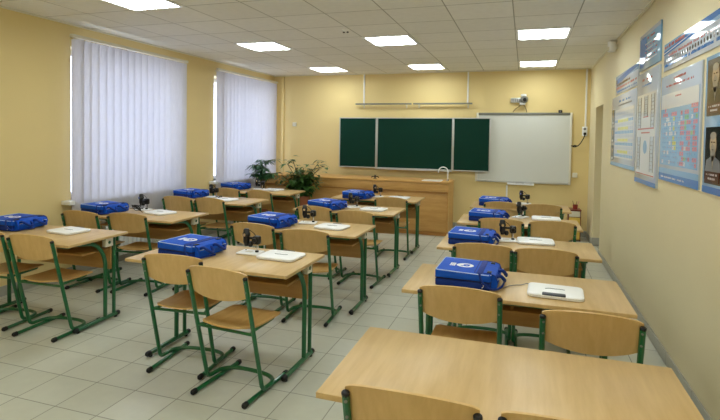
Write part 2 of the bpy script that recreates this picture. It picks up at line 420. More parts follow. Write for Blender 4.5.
# ------------------------------------------------------------------ chairs
ch = thing('school_chair', 'x', 'chair', group='wooden chairs with green tube frames')
def rc(s_):     # rounding of the end corners
    return (max(0, 1-abs(s_)**7))**.5
def back_fn(u, v):
    s_ = 2*u-1; zt = .822+.026*(1-s_*s_); zb = .668-.034*(1-s_*s_); mid = (zt+zb)/2; hh = (zt-zb)/2*(.88+.12*rc(s_))
    z = mid+(2*v-1)*hh
    y = .0175-.034*(1-s_*s_)+(.81-z)*.26
    return (s_*.219, y, z)
MB().sheet(back_fn, 24, 8, .009, M['ply'], lambda u, v: (0, 1, .25)).build('backrest', ch)
def seat_fn(u, v):
    s_ = 2*u-1; q = 2*v-1
    hw = .192*(1-.10*max(0, -q)**3)*(.86+.14*rc(q))
    z = .448+.010*s_*s_*(1-q*.3)-.03*max(0, q-.6)**2*2-.008*(1-q*q)+.02*max(0, -q-.6)
    yy = .27+q*.205*(1-.03*s_*s_)
    return (s_*hw, yy, z)
MB().sheet(seat_fn, 14, 16, .01, M['seatply'], lambda u, v: (0, 0, 1)).build('seat', ch)
zb = .042
def post_y(z): return .006+(.80-z)*.255
fr = MB()
X = .214
LOOP = [(math.copysign(X*abs(math.cos(PI*k/16))**.75, -math.cos(PI*k/16)), .275+.125*math.sin(PI*k/16)**.8, zb) for k in range(17)]
path = [(-X, .006, .793), (-X, post_y(.05), .045), *LOOP, (X, post_y(.05), .045), (X, .006, .793)]
fr.tube(path, .0138, M['green'], 8, rad=.08)
fo = fr.build('frame', ch)
for s in (-1, 1): MB().tube([(s*X, .008, .788), (s*X, .005, .797), (s*X, .004, .801)], [.0146, .0146, .010], M['black'], 10).build('post_cap', fo)
m = MB(); ys = post_y(.425)
m.tube([(-X, ys, .425), (-X+.035, ys+.02, .43), (-.165, .42, .432), (.165, .42, .432), (X-.035, ys+.02, .43), (X, ys, .425)], .010, M['green'], 8, rad=.05)
m.tube([(-X, ys, .425), (X, ys, .425)], .010, M['green'], 8)
m.build('seat_support', ch)
for s in (-1, 1):
    m = MB(); m.tube([(s*(X-.020), .05, .018), (s*(X-.020), .50, .018)], .0140, M['green'], 8); ft = m.build('runner', ch)
    for y0, dy in ((.05, -1), (.50, 1)): MB().tube([(s*(X-.020), y0-dy*.010, .018), (s*(X-.020), y0+dy*.018, .018), (s*(X-.020), y0+dy*.026, .018)], [.0178, .0178, .012], M['black'], 10).build('runner_cap', ft)
for s in (-1, 1):
    for zz in (.71, .77): MB().lathe([(0, 0), (.006, 0), (.006, .004), (0, .005)], M['dalu'], (s*X*.985, post_y(zz)-.0165, zz), 8, 'y').build('rivet', ch)
chairs = [
 (-.33, 1.55, 0, 'left chair at the bare desk nearest the camera, only its backrest top in view'),
 (.17, 1.555, 0, 'right chair at the bare front desk, barely rising above the bottom photo edge'),
 (-.32, 2.745, 0, 'left chair at the second poster-wall desk, behind the biggest blue bag'),
 (.315, 2.555, -1, 'right chair at the second poster-wall desk, backrest standing beside the wall'),
 (-.29, 3.955, 2, 'left chair at the third poster-wall desk, directly behind the second blue bag'),
 (.165, 3.945, 1, 'right chair at the third poster-wall desk, beside the wall'),
 (-.215, 5.29, -2, 'left chair at the fourth poster-wall desk, behind round microscope heads'),
 (.275, 5.32, 3, 'right chair at the fourth poster-wall desk'),
 (-.265, 6.70, 0, 'left chair at the last poster-wall desk, below the whiteboard'),
 (.23, 6.68, 0, 'right chair at the last poster-wall desk, below the whiteboard'),
 (-2.22, 2.795, 5, 'left chair at the nearest middle desk, partly hidden by its twin'),
 (-1.76, 2.615, -5, 'full-view chair pulled out at the nearest middle desk, on the right'),
 (-2.35, 4.06, 0, 'left chair at the second middle desk, behind a microscope'),
 (-1.785, 3.96, 5, 'right chair at the second middle desk'),
 (-2.29, 5.335, -3, 'left chair at the third middle desk'),
 (-1.74, 5.18, -2, 'right chair at the third middle desk'),
 (-1.69, 6.55, 3, 'single chair at the farthest middle desk'),
 (-4.22, 2.95, 6, 'chair at the left photo edge, mostly out of view, only its seat and runners showing'),
 (-3.655, 2.93, 3, 'right chair at the nearest window-column desk, with slanting green posts'),
 (-4.325, 4.015, 3, 'left chair at the second window-column desk'),
 (-3.79, 4.085, 6, 'right chair at the second window-column desk'),
 (-4.255, 5.455, 1, 'left chair at the third window-column desk'),
 (-3.785, 5.475, -2, 'right chair at the third window-column desk'),
 (-4.28, 6.62, 6, 'left chair at the farthest window-column desk'),
 (-3.68, 6.535, -6, 'right chair at the farthest window-column desk'),
]
for i, (x, y, a, lab) in enumerate(chairs): place(ch, i, (x, y, 0), R(a), lab)

# ------------------------------------------------------------------ blue bags
def make_bag():
    t_ = thing('blue_bag', 'x', 'bag', group='blue nylon bags on the desks')
    def body(x0, x1, y0, y1, z0, z1, material, bev, taper=0):
        m = MB().box((x0, y0, z0), (x1, y1, z1), material, bev, seg=3)
        m.v = [(a, b_, c-(c-z0)/(z1-z0)*taper*max(0, (a-x0)/(x1-x0))+.003*math.sin(a*31)*math.cos(b_*23)*(c > z0+.01)) for a, b_, c in m.v]
        return m
    b_ = body(-.19, .18, -.165, .165, .0, .050, M['navy'], .012); b_.build('lower_compartment', t_)
    b_ = body(-.19, .18, -.168, .168, .047, .100, M['blue'], .010, .008); up = b_.build('upper_compartment', t_)
    m = MB(); zt = lambda x: .098-.008*(x+.19)/.37
    m.tube([(-.187, -.165, zt(-.187)), (.178, -.165, zt(.178)), (.178, .165, zt(.178)), (-.187, .165, zt(-.187))], .0028, M['piping'], 6, closed=True, rad=.02); m.build('piping', up)
    m = MB(); m.tube([(-.19, -.17, .052), (.18, -.17, .050), (.182, .17, .050), (-.19, .17, .052)], .0022, M['black'], 6, closed=True, rad=.02); m.build('zip', up)
    # folded end flap with strap
    m = MB(); m.prism([(.070, .094), (.17, .0955), (.205, .085), (.222, .05), (.215, .012), (.18, .012), (.18, .090), (.075, .089)], 'y', -.14, .155, M['blue']); fl = m.build('end_flap', t_)
    m = MB(); m.tube([(.07, -.142, .094), (.17, -.142, .097), (.205, -.142, .086), (.222, -.142, .05)], .003, M['navy'], 6)
    m.tube([(.07, -.14, .0955), (.07, .156, .0955)], .003, M['navy'], 6); m.tube([(.07, .157, .094), (.17, .157, .097), (.205, .157, .086), (.222, .157, .05)], .003, M['navy'], 6); m.build('seam', fl)
    m = MB()
    for yy, s in ((-.06, 1), (.07, -1)):
        m = MB().tube([(.20, yy-.05, .07), (.235, yy-.05, .085), (.262, yy-.02, .055), (.258, yy+.03, .03), (.235, yy+.055, .05), (.20, yy+.05, .07)], .010, M['navy'], 8, rad=.03); m.build('handle', t_)
    m = MB(); m.box((.085, -.158, .095), (.125, .166, .0985), M['navy'], .001); m.tube([(.105, -.165, .098), (.12, -.185, .06), (.17, -.187, .02), (.215, -.16, .012), (.245, -.10, .015), (.25, .0, .012)], .007, M['navy'], 6, rad=.03); m.build('strap', t_)
    for yy in (-.11, .12):
        m = MB(); m.box((.150, yy-.02, .094), (.178, yy+.02, .101), M['black'], .002); m.build('buckle', t_)
        m = MB(); m.tube([(.215, yy-.014, .06), (.232, yy-.014, .066), (.232, yy+.014, .066), (.215, yy+.014, .06)], .0025, M['alu'], 6); m.build('ring', t_)
    # printed logo: two-lobed white oval with a blue device, and a stack of three small lettered lines beside it
    m = MB(); zz = .0965
    E = [(-.015+.060*math.cos(a*PI/16), .046*math.sin(a*PI/16)) for a in range(32)]
    m.prism(E, 'z', zz-.003, zz+.0006, M['white'])
    E = [(-.005+.022*math.cos(a*PI/8), .026*math.sin(a*PI/8)) for a in range(16)]
    m.prism(E, 'z', zz, zz+.0012, M['blue'])
    m.prism([(-.012, -.004), (.002, -.004), (.002, .006), (-.012, .006)], 'z', zz, zz+.0018, M['white'])
    m.prism([(-.045, -.022), (-.035, -.027), (.02, .02), (.012, .026)], 'z', zz, zz+.0010, M['blue'])
    for k in range(3):
        for q in range(3):
            m.prism([(-.118+k*.013, -.036+q*.025), (-.107+k*.013, -.036+q*.025), (-.107+k*.013, -.017+q*.025), (-.118+k*.013, -.017+q*.025)], 'z', zz-.001, zz+.002, M['white'])
    m.build('logo', up)
    m = MB(); m.tube([(.12+.014*math.cos(a*.35), -.170, .03+.014*math.sin(a*.35)) for a in range(-4, 5)], .002, M['white'], 5); m.build('side_emblem', t_)
    return t_
bag = make_bag()
for o in [c for p_ in bag.children for c in (p_, *p_.children)]:
    for v in o.data.vertices: v.co.x = v.co.x*.88+.004; v.co.y *= 1.02
bags = [
 (-.325, 3.165, -2, 'largest-looking blue bag, on the second poster-wall desk, white logo facing up'),
 (-.42, 4.38, -3, 'blue bag on the third poster-wall desk, second in line along the wall'),
 (-.385, 5.68, -4, 'blue bag on the fourth poster-wall desk'),
 (-.39, 7.0, -4, 'blue bag on the last poster-wall desk, farthest one below the whiteboard'),
 (-2.34, 3.17, -6, 'blue bag on the nearest middle desk, beside its microscope'),
 (-2.36, 4.46, -8, 'blue bag on the second middle desk'),
 (-2.30, 5.77, -18, 'blue bag angled across the third middle desk, hanging past the chair back'),
 (-2.30, 6.96, -6, 'blue bag on the farthest middle desk, before the demonstration bench'),
 (-4.43, 3.42, 2, 'blue bag cut by the left photo edge, on the nearest window-column desk'),
 (-4.44, 4.46, -6, 'blue bag on the second window-column desk, in front of the near blind'),
 (-4.48, 6.05, -8, 'blue bag on the third window-column desk, between the blinds'),
 (-4.50, 7.24, -12, 'blue bag on the farthest window-column desk, beside the plants'),
]
for i, (x, y, a, lab) in enumerate(bags): place(bag, i, (x, y, .761), R(a), lab)

# ------------------------------------------------------------------ white cases
def make_case():
    t_ = thing('white_case', 'x', 'case', group='flat white cases on the desks')
    def rrect(hx, hy, r_):
        P = []
        for cx, cy, a0 in ((hx-r_, hy-r_, 0), (-hx+r_, hy-r_, 90), (-hx+r_, -hy+r_, 180), (hx-r_, -hy+r_, 270)):
            for k in range(5): a = R(a0+k*22.5); P.append((cx+r_*math.cos(a), cy+r_*math.sin(a)))
        return P
    def lay(levels, material): return MB().ring_surface([[(x, y, z) for x, y in rrect(.15-i_, .12-i_, max(.004, .035-i_))] for i_, z in levels], material)
    lay([(.010, 0), (.002, .003), (0, .009), (0, .011)], M['white']).build('lower_shell', t_)
    lay([(.002, .0105), (.002, .0125)], M['grey']).build('seam_line', t_)
    lay([(0, .0125), (0, .017), (.004, .0215), (.014, .024)], M['white']).build('upper_shell', t_)
    m = MB(); m.tube([(-.055, .0, .025), (-.03, .012, .0252), (.0, .008, .0252), (.03, .014, .0252), (.05, .004, .025)], .0016, M['grey'], 5, rad=.01); m.build('embossed_mark', t_)
    return t_
def case_handle(t_, material, big):
    m = MB()
    if big: m.box((-.070, -.119, .014), (.055, -.078, .028), material, .006)
    else: m.tube([(-.05, -.105, .021), (-.045, -.118, .025), (.045, -.118, .025), (.05, -.105, .021)], .003, material, 6, rad=.008)
    m.build('handle', t_)
cs = make_case(); case_handle(cs, M['grey'], False)
cases = [(.105, 4.575, 182, 'white case on the third poster-wall desk, near the wall'),
 (.24, 5.95, 180, 'white case on the fourth poster-wall desk'),
 (-1.66, 3.29, 176, 'white case on the nearest middle desk, right of the microscope'),
 (-1.75, 4.54, 174, 'white case on the second middle desk'),
 (-1.72, 5.85, 176, 'white case on the third middle desk'),
 (-1.72, 7.12, 178, 'white case on the farthest middle desk, beyond the lone chair'),
 (-3.82, 3.44, 172, 'thick white case on the nearest window-column desk'),
 (-3.82, 4.62, 166, 'white case on the second window-column desk, beside a microscope'),
 (-3.82, 5.90, 170, 'white case on the third window-column desk'),
 (-3.84, 7.30, 172, 'white case on the farthest window-column desk')]
for i, (x, y, a, lab) in enumerate(cases): place(cs, i, (x, y, .761), R(a), lab)
c2 = make_case(); case_handle(c2, M['charcoal'], True)
c2.location = (.185, 3.085, .761); c2.rotation_euler = (0, 0, R(-3)); c2['label'] = 'white rounded case with dark handle on the second poster-wall desk'
m = MB(); m.tube([(-.10, 3.08, .7635), (-.075, 3.14, .7635), (-.03, 3.18, .7635), (.0, 3.19, .7635), (.03, 3.225, .768), (.052, 3.18, .775)], .0024, M['grey'], 6, rad=.03)
tag(m.build('case_cable'), 'thin grey cable curling from the dark-handled white case', 'cable')

# ------------------------------------------------------------------ microscopes on white bases
def make_scope(tall):
    t_ = thing('microscope', 'x', 'microscope', group='small black microscopes on white bases')
    m = MB(); m.box((-.085, -.065, 0), (.085, .065, .014), M['white'], .005, seg=3); bs = m.build('base', t_)
    m = MB(); m.box((-.03, -.03, .0142), (.02, .02, .0152), M['offw']); m.lathe([(0, .014), (.006, .014), (.006, .017), (0, .017)], M['black'], (-.055, .03, 0), 8); m.build('stage', bs)
    h_ = .115 if not tall else .125
    m = MB(); m.lathe([(.005, .012), (.005, h_), (.003, h_+.002)], M['chrome'], (.055, 0, 0), 10); m.build('pole', t_)
    m = MB(); m.lathe([(0, .012), (.014, .012), (.013, .026), (0, .028)], M['black'], (.055, 0, 0), 12)
    m.build('pole_socket', t_)
    m = MB(); z = h_-.01
    m.box((.025, -.026, z-.035), (.082, .026, z+.030), M['blackp'], .014); m.lathe([(0, 0), (.016, 0), (.019, .010), (.016, .022), (0, .024)], M['blackp'], (.05, -.045, z+.0), 14, 'y')
    m.box((-.02, -.01, z+.0), (.04, .01, z+.018), M['blackp'], .004); m.build('clamp', t_)
    m = MB(); zc = z+.01
    m.lathe([(0, -.06), (.014, -.06), (.019, -.04), (.024, -.03), (.024, .012), (.029, .016), (.029, .034), (.024, .040), (.023, .06), (.016, .068), (0, .07)], M['blackp'], (-.035, 0, zc), 16)
    cm = m.build('camera_head', t_)
    m = MB(); m.lathe([(0, 0), (.012, 0), (.012, .004), (0, .005)], M['chrome'], (-.035, -.033, zc+.025), 12, 'y'); m.build('focus_dial', cm)
    m = MB(); m.tube([(-.035, .0, zc+.066), (-.01, .02, zc+.05), (.03, .025, zc+.02), (.045, .02, zc-.05), (.05, .012, .016)], .0028, M['black'], 6, rad=.02); m.build('cable', t_)
    m = MB(); m.lathe([(0, -.02), (.012, -.02), (.020, -.008), (.020, .008), (.012, .02), (0, .02)], M['blackp'], (.0, .0, zc-.045), 12); m.build('light_ring', cm)
    return t_
sc = make_scope(False)
scopes = [(-1.93, 3.32, 0, 'black microscope on white base on the nearest middle desk'),
 (-.135, 4.55, 8, 'black microscope with two round heads on the third poster-wall desk'),
 (-.03, 5.98, 60, 'black microscope on the fourth poster-wall desk, above the chair gap'),
 (.0, 7.28, -20, 'black microscope on the last poster-wall desk'),
 (-2.07, 4.69, 10, 'black microscope on the second middle desk'),
 (-2.03, 5.98, 40, 'black microscope on the third middle desk, in front of a bag'),
 (-2.07, 7.2, 30, 'black microscope on the farthest middle desk'),
 (-4.17, 4.76, -10, 'black microscope on the second window-column desk, against the blind'),
 (-4.16, 6.12, 0, 'black microscope on the third window-column desk'),
 (-4.12, 7.34, 20, 'black microscope on the farthest window-column desk')]
for i, (x, y, a, lab) in enumerate(scopes): place(sc, i, (x, y, .761), R(a), lab)
m = MB(); random.seed(3); P = []
for k in range(26):
    a = k*1.9; q = .055+.02*math.sin(k*2.3); P.append((q*1.3*math.cos(a), q*.7*math.sin(a), .008+.085*abs(math.sin(k*.9))))
m.tube(P, .003, M['black'], 6, rad=.03); o = m.build('tangled_cable', loc=(-4.08, 4.56, .761)); tag(o, 'tangle of thin black cable on the second window-column desk', 'cable')
m = MB(); m.tube([(-.03, 0, .006), (-.02, .03, .02), (.02, .03, .03), (.03, -.01, .012), (0, -.03, .01), (-.03, 0, .02)], .006, M['black'], 6, rad=.02)
tag(m.build('coiled_cable', loc=(-4.02, 6.07, .761)), 'small black coil of cable on the third window-column desk', 'cable')

# ------------------------------------------------------------------ demonstration bench
def bench(name, label, x0, x1, yf, dp, h, bays):
    t_ = thing(name, label, 'cabinet', ((x0+x1)/2, yf, 0)); hw = (x1-x0)/2
    m = MB(); m.box((-hw, .0, h-.028), (hw, dp, h), M['cab'], .003); m.build('worktop', t_)
    m = MB(); m.box((-hw+.01, .03, .06), (-hw+.03, dp-.02, h-.028), M['cab']); m.box((hw-.03, .03, .06), (hw-.01, dp-.02, h-.028), M['cab']); m.box((-hw+.03, dp-.04, .06), (hw-.03, dp-.02, h-.028), M['cab']); m.build('carcass', t_)
    m = MB(); m.box((-hw+.03, .06, 0), (hw-.03, .08, .075), M['cabdark']); m.box((-hw+.03, .08, 0), (-hw+.05, dp-.05, .06), M['cabdark']); m.box((hw-.05, .08, 0), (hw-.03, dp-.05, .06), M['cabdark']); m.build('plinth', t_)
    bw = 2*hw/bays
    for k in range(bays):
        a = -hw+k*bw
        m = MB(); m.box((a+.012, .045, .065), (a+bw-.012, .063, h-.17), M['cab'], .002); m.build('front_panel', t_)
        m = MB(); m.box((a+.012, .012, h-.165), (a+bw-.012, .03, h-.035), M['cab'], .002); m.build('apron', t_)
        m = MB(); m.box((a+.012, .012, h-.185), (a+bw-.012, .062, h-.168), M['cabdark'], .001); m.build('ledge', t_)
    m = MB()
    for k in range(bays+1): m.box((max(-hw, -hw+k*bw-.012), .008, .06), (min(hw, -hw+k*bw+.012), .05, h-.03), M['cab'], .002)
    m.build('upright', t_)
    return t_
bench('demonstration_bench', 'long wooden demonstration bench with raised apron below the chalkboard', -3.83, -1.19, 8.42, .72, .912, 2)
bench('storage_cabinet', 'low wooden cabinet in the far left corner behind the plants', -4.66, -3.86, 8.52, .62, .912, 1)
# sink tap + tray, small black valve
t_ = thing('sink_tap', 'white gooseneck tap on the right end of the demonstration bench', 'tap', (-1.30, 8.66, .912))
m = MB(); m.lathe([(0, 0), (.024, 0), (.024, .02), (.012, .03), (.012, .04)], M['chrome'], (.06, 0, 0), 14); m.build('tap_base', t_)
m = MB(); P = [(.06, 0, .03), (.06, 0, .17)]+[(-.02+.08*math.cos(a*PI/8), 0, .17+.07*math.sin(a*PI/8)) for a in range(1, 8)]+[(-.10, 0, .165), (-.10, 0, .14)]
m.tube(P, .009, M['white'], 8); m.build('spout', t_)
m = MB(); m.tube([(.06, 0, .03), (.10, -.03, .045)], .005, M['chrome'], 6); m.build('lever', t_)
m = MB(); m.box((-.16, -.12, 0), (.17, .12, .014), M['white'], .005); m.box((-.14, -.10, .014), (.15, .10, .017), M['offw'])
o = m.build('sink_tray', loc=(-1.50, 8.62, .912)); tag(o, 'flat white sink tray beside the tap on the bench', 'tray')
t_ = thing('gas_valve', 'small black double valve standing on the bench, left of its middle', 'valve', (-2.52, 8.62, .912))
m = MB(); m.lathe([(0, 0), (.03, 0), (.03, .008), (.012, .014), (.012, .05), (0, .054)], M['blackp'], n=14); m.build('valve_body', t_)
for s in (-1, 1):
    m = MB(); m.tube([(0, 0, .035), (s*.05, 0, .035), (s*.07, 0, .018)], .009, M['blackp'], 8, rad=.01); m.build('nozzle', t_)
m = MB(); m.tube([(-.02, 0, .058), (.02, 0, .058)], .006, M['blackp'], 8); m.build('knob', t_)

# ------------------------------------------------------------------ chalkboard, whiteboard, rail, projector
t_ = thing('chalkboard', 'three-leaf dark green chalkboard in an aluminium frame', 'chalkboard', (-2.03, YB, 1.055))
def leaf(x0, x1, z0, z1, yd, nm):
    fw = .018
    m = MB(); m.box((x0+fw, -yd-.018, z0+fw), (x1-fw, -yd, z1-fw), M['board']); p = m.build('board_leaf', t_)
    m = MB()
    m.box((x0, -yd-.026, z0), (x0+fw, -yd+.004, z1), M['alu'], .002); m.box((x1-fw, -yd-.026, z0), (x1, -yd+.004, z1), M['alu'], .002)
    m.box((x0+fw, -yd-.026, z0), (x1-fw, -yd+.004, z0+fw), M['alu'], .002); m.box((x0+fw, -yd-.026, z1-fw), (x1-fw, -yd+.004, z1), M['alu'], .002)
    m.build('frame', p)
leaf(-1.43, -.675, 0, .965, .05, 0); leaf(-.665, .775, 0, .965, .05, 1); leaf(.785, 1.44, 0, .965, .09, 2)
for x in (-.67, .78):
    for z in (.12, .48, .84): MB().tube([(x, -.082 if x < 0 else -.10, z-.03), (x, -.082 if x < 0 else -.10, z+.03)], .006, M['alu'], 8).build('hinge', t_)
m = MB(); m.box((-.66, -.13, -.016), (.77, -.052, -.004), M['alu'], .002); m.box((-.66, -.13, -.004), (.77, -.122, .006), M['alu']); m.build('chalk_ledge', t_)
for x in (-1.3, -.3, .4, 1.3):
    for z in (.1, .85): MB().box((x-.02, -.09 if x > 1 else -.05, z), (x+.02, 0, z+.04), M['dalu']).build('wall_bracket', t_)
t_ = thing('whiteboard', 'large white interactive board partly behind the chalkboard leaf', 'whiteboard', (-.045, YB, .88))
m = MB(); m.box((-.76, -.036, .03), (.765, -.01, 1.19), M['wboard']); m.build('writing_surface', t_)
m = MB(); m.box((-.80, -.045, .0), (-.76, -.005, 1.235), M['offw'], .004); m.box((.765, -.045, .0), (.80, -.005, 1.235), M['offw'], .004)
m.box((-.76, -.045, .0), (.765, -.005, .035), M['alu'], .004); m.box((-.76, -.045, 1.19), (.765, -.005, 1.235), M['dalu'], .004); m.build('frame', t_)
m = MB(); m.box((-.24, -.10, -.032), (.21, -.006, -.008), M['white'], .005); m.box((-.24, -.10, -.012), (.21, -.094, -.001), M['white'], .002); m.box((-.24, -.014, -.02), (.21, -.004, .003), M['white']); pt = m.build('pen_tray', t_)
m = MB(); m.tube([(-.1, -.06, -.002), (.04, -.06, -.002)], .007, M['grey'], 8); m.build('pen', pt)
for x in (-.6, .6):
    for z in (.2, 1.0): MB().box((x-.03, -.01, z), (x+.03, 0, z+.06), M['dalu']).build('wall_bracket', t_)
m = MB(); m.box((-.03, -.05, 0), (.03, -.005, .045), M['blackp'], .006); m.lathe([(0, -.054), (.012, -.054), (.012, -.05), (0, -.05)], M['grey'], (0, 0, .022), 10, 'y')
tag(m.build('sensor_block', loc=(.56, YB, 2.116)), 'small black sensor block on top of the whiteboard', 'sensor')
t_ = thing('picture_rail', 'grey metal hanging rail in two lengths above the chalkboard', 'rail', (-2.02, YB, 2.27))
for x0, x1 in ((-1.11, -.01), (.02, 1.10)):
    m = MB(); m.box((x0, -.09, -.006), (x1, -.055, .012), M['dalu'], .002); m.box((x0, -.092, .008), (x1, -.084, .022), M['dalu']); m.build('rail_bar', t_)
for x in (-.96, -.12, .12, 1.02):
    m = MB(); m.box((x-.008, -.08, -.02), (x+.008, 0, -.006), M['offw']); m.box((x-.012, -.008, -.07), (x+.012, 0, .0), M['offw'], .002); m.build('bracket', t_)
t_ = thing('short_throw_projector', 'silver and white projector unit on the wall above the whiteboard', 'projector', (-.09, YB, 2.34))
m = MB(); m.box((-.17, -.05, -.05), (.02, -.004, .035), M['alu'], .008); m.build('mounting_box', t_)
m = MB()
for k in range(5): m.box((-.155+k*.03, -.053, -.035), (-.14+k*.03, -.05, .02), M['grey'])
m.build('vent', t_)
m = MB(); m.lathe([(0, -.15), (.045, -.15), (.06, -.13), (.068, -.09), (.06, -.05), (.05, -.004), (0, -.004)], M['dalu'], (.055, 0, .0), 20, 'y'); bd = m.build('projector_body', t_)
m = MB(); m.lathe([(0, -.165), (.028, -.165), (.034, -.15), (.034, -.14), (0, -.14)], M['black'], (.065, 0, -.005), 16, 'y'); m.build('lens', bd)
m = MB(); m.lathe([(0, .055), (.045, .06), (.05, .075), (.042, .095), (0, .10)], M['white'], (.045, -.07, 0), 18); m.build('top_cap', t_)
m = MB(); m.box((-.02, -.12, -.09), (.08, -.02, -.055), M['white'], .012); m.build('base_cover', t_)
m = MB(); m.tube([(.0, -.05, -.085), (-.03, -.05, -.12), (-.09, -.03, -.16), (-.13, -.03, -.215)], .006, M['stem'], 6, rad=.02); m.tube([(.05, -.05, -.085), (.08, -.05, -.13), (.105, -.03, -.215)], .006, M['stem'], 6, rad=.02); m.tube([(.0, -.05, -.088), (.05, -.05, -.088)], .006, M['stem'], 6); m.build('cable', t_)
# conduits and sockets on the back wall
def conduit(label, x, z0, z1, cat='conduit'):
    m = MB(); m.box((-.014, -.018, 0), (.014, 0, z1-z0), M['white'], .002); o = m.build('cable_conduit', loc=(x, YB, z0)); tag(o, label, cat)
conduit('white vertical conduit above the left end of the hanging rail', -2.985, 2.29, H-.02)
conduit('white vertical conduit above the right end of the hanging rail', -1.01, 2.29, H-.02)
conduit('white conduit down the back wall to the double socket, near the right corner', .965, 1.87, H-.02)
conduit('cream conduit running down from the whiteboard pen tray', -.29, .1, .83)
m = MB(); m.box((-.03, -.04, 0), (.03, 0, H-.03), M['wall'], .006); tag(m.build('pipe_casing', loc=(-4.72, YB, 0)), 'slim cream pipe casing in the left back corner', 'pipe')
def socket(label, x, z, rows_):
    t_ = thing('wall_socket', label, 'socket', (x, YB, z))
    m = MB(); m.box((-.04, -.03, -.04*rows_), (.04, 0, .04*rows_), M['white'] if rows_ > 1 else M['offw'], .005); m.build('plate', t_)
    m = MB()
    for k in range(rows_):
        zc = (k-(rows_-1)/2)*.08
        m.lathe([(0, -.032), (.022, -.032), (.022, -.029), (0, -.029)], M['grey'] if rows_ > 1 else M['offw'], (0, 0, zc), 12, 'y')
    m.build('outlet', t_)
socket('white double socket beside the whiteboard with a black plug', .955, 1.80, 2)
socket('small pale socket high on the back wall left of the chalkboard', -4.45, 1.88, 1)
socket('small pale switch low beside the whiteboard corner', .82, 1.05, 1)
m = MB(); m.box((-.02, -.07, -.06), (.02, -.034, -.02), M['blackp'], .004)
m.tube([(0, -.06, -.05), (-.01, -.06, -.10), (-.06, -.05, -.20), (-.11, -.05, -.26), (-.15, -.04, -.235), (-.19, -.04, -.26), (-.15, -.05, -.27), (-.10, -.05, -.245), (-.16, -.04, -.25), (-.21, -.05, -.25)], .008, M['black'], 6, rad=.025)
tag(m.build('power_cable', loc=(.955, YB, 1.80)), 'black looping power cable between double socket and whiteboard', 'cable')

# ------------------------------------------------------------------ corner side cabinet with red things
t_ = thing('side_cabinet', 'small yellow-fronted side cabinet with dark red frame in the right back corner', 'cabinet', (.80, 9.02, 0))
m = MB(); m.box((-.10, -.14, 0), (-.09, .14, .50), M['dred'], .002); m.box((.08, -.14, 0), (.09, .14, .50), M['dred'], .002); m.box((-.09, .12, .03), (.08, .14, .50), M['dred']); m.build('carcass', t_)
m = MB(); m.box((-.105, -.15, .50), (.095, .15, .515), M['dred'], .003); m.build('top_panel', t_)
m = MB(); m.box((-.088, -.145, .40), (.078, -.12, .49), M['offw'], .003); m.build('drawer', t_)
m = MB(); m.box((-.088, -.145, .03), (.078, -.12, .39), M['yel'], .003); m.build('door', t_)
t_ = thing('pencil_holder', 'red holder with leaning pencils on the corner side cabinet', 'holder', (.81, 9.0, .516))
m = MB(); m.lathe([(0, 0), (.035, 0), (.04, .07), (.036, .07), (.03, .006), (0, .006)], M['red']); m.build('cup', t_)
for k, (a, b_) in enumerate(((.06, .02), (-.04, .03), (.02, -.04))):
    m = MB(); m.tube([(a*.2, b_*.2, .01), (a, b_, .13)], .004, M['dred'] if k else M['pink'], 6); m.build('pencil', t_)

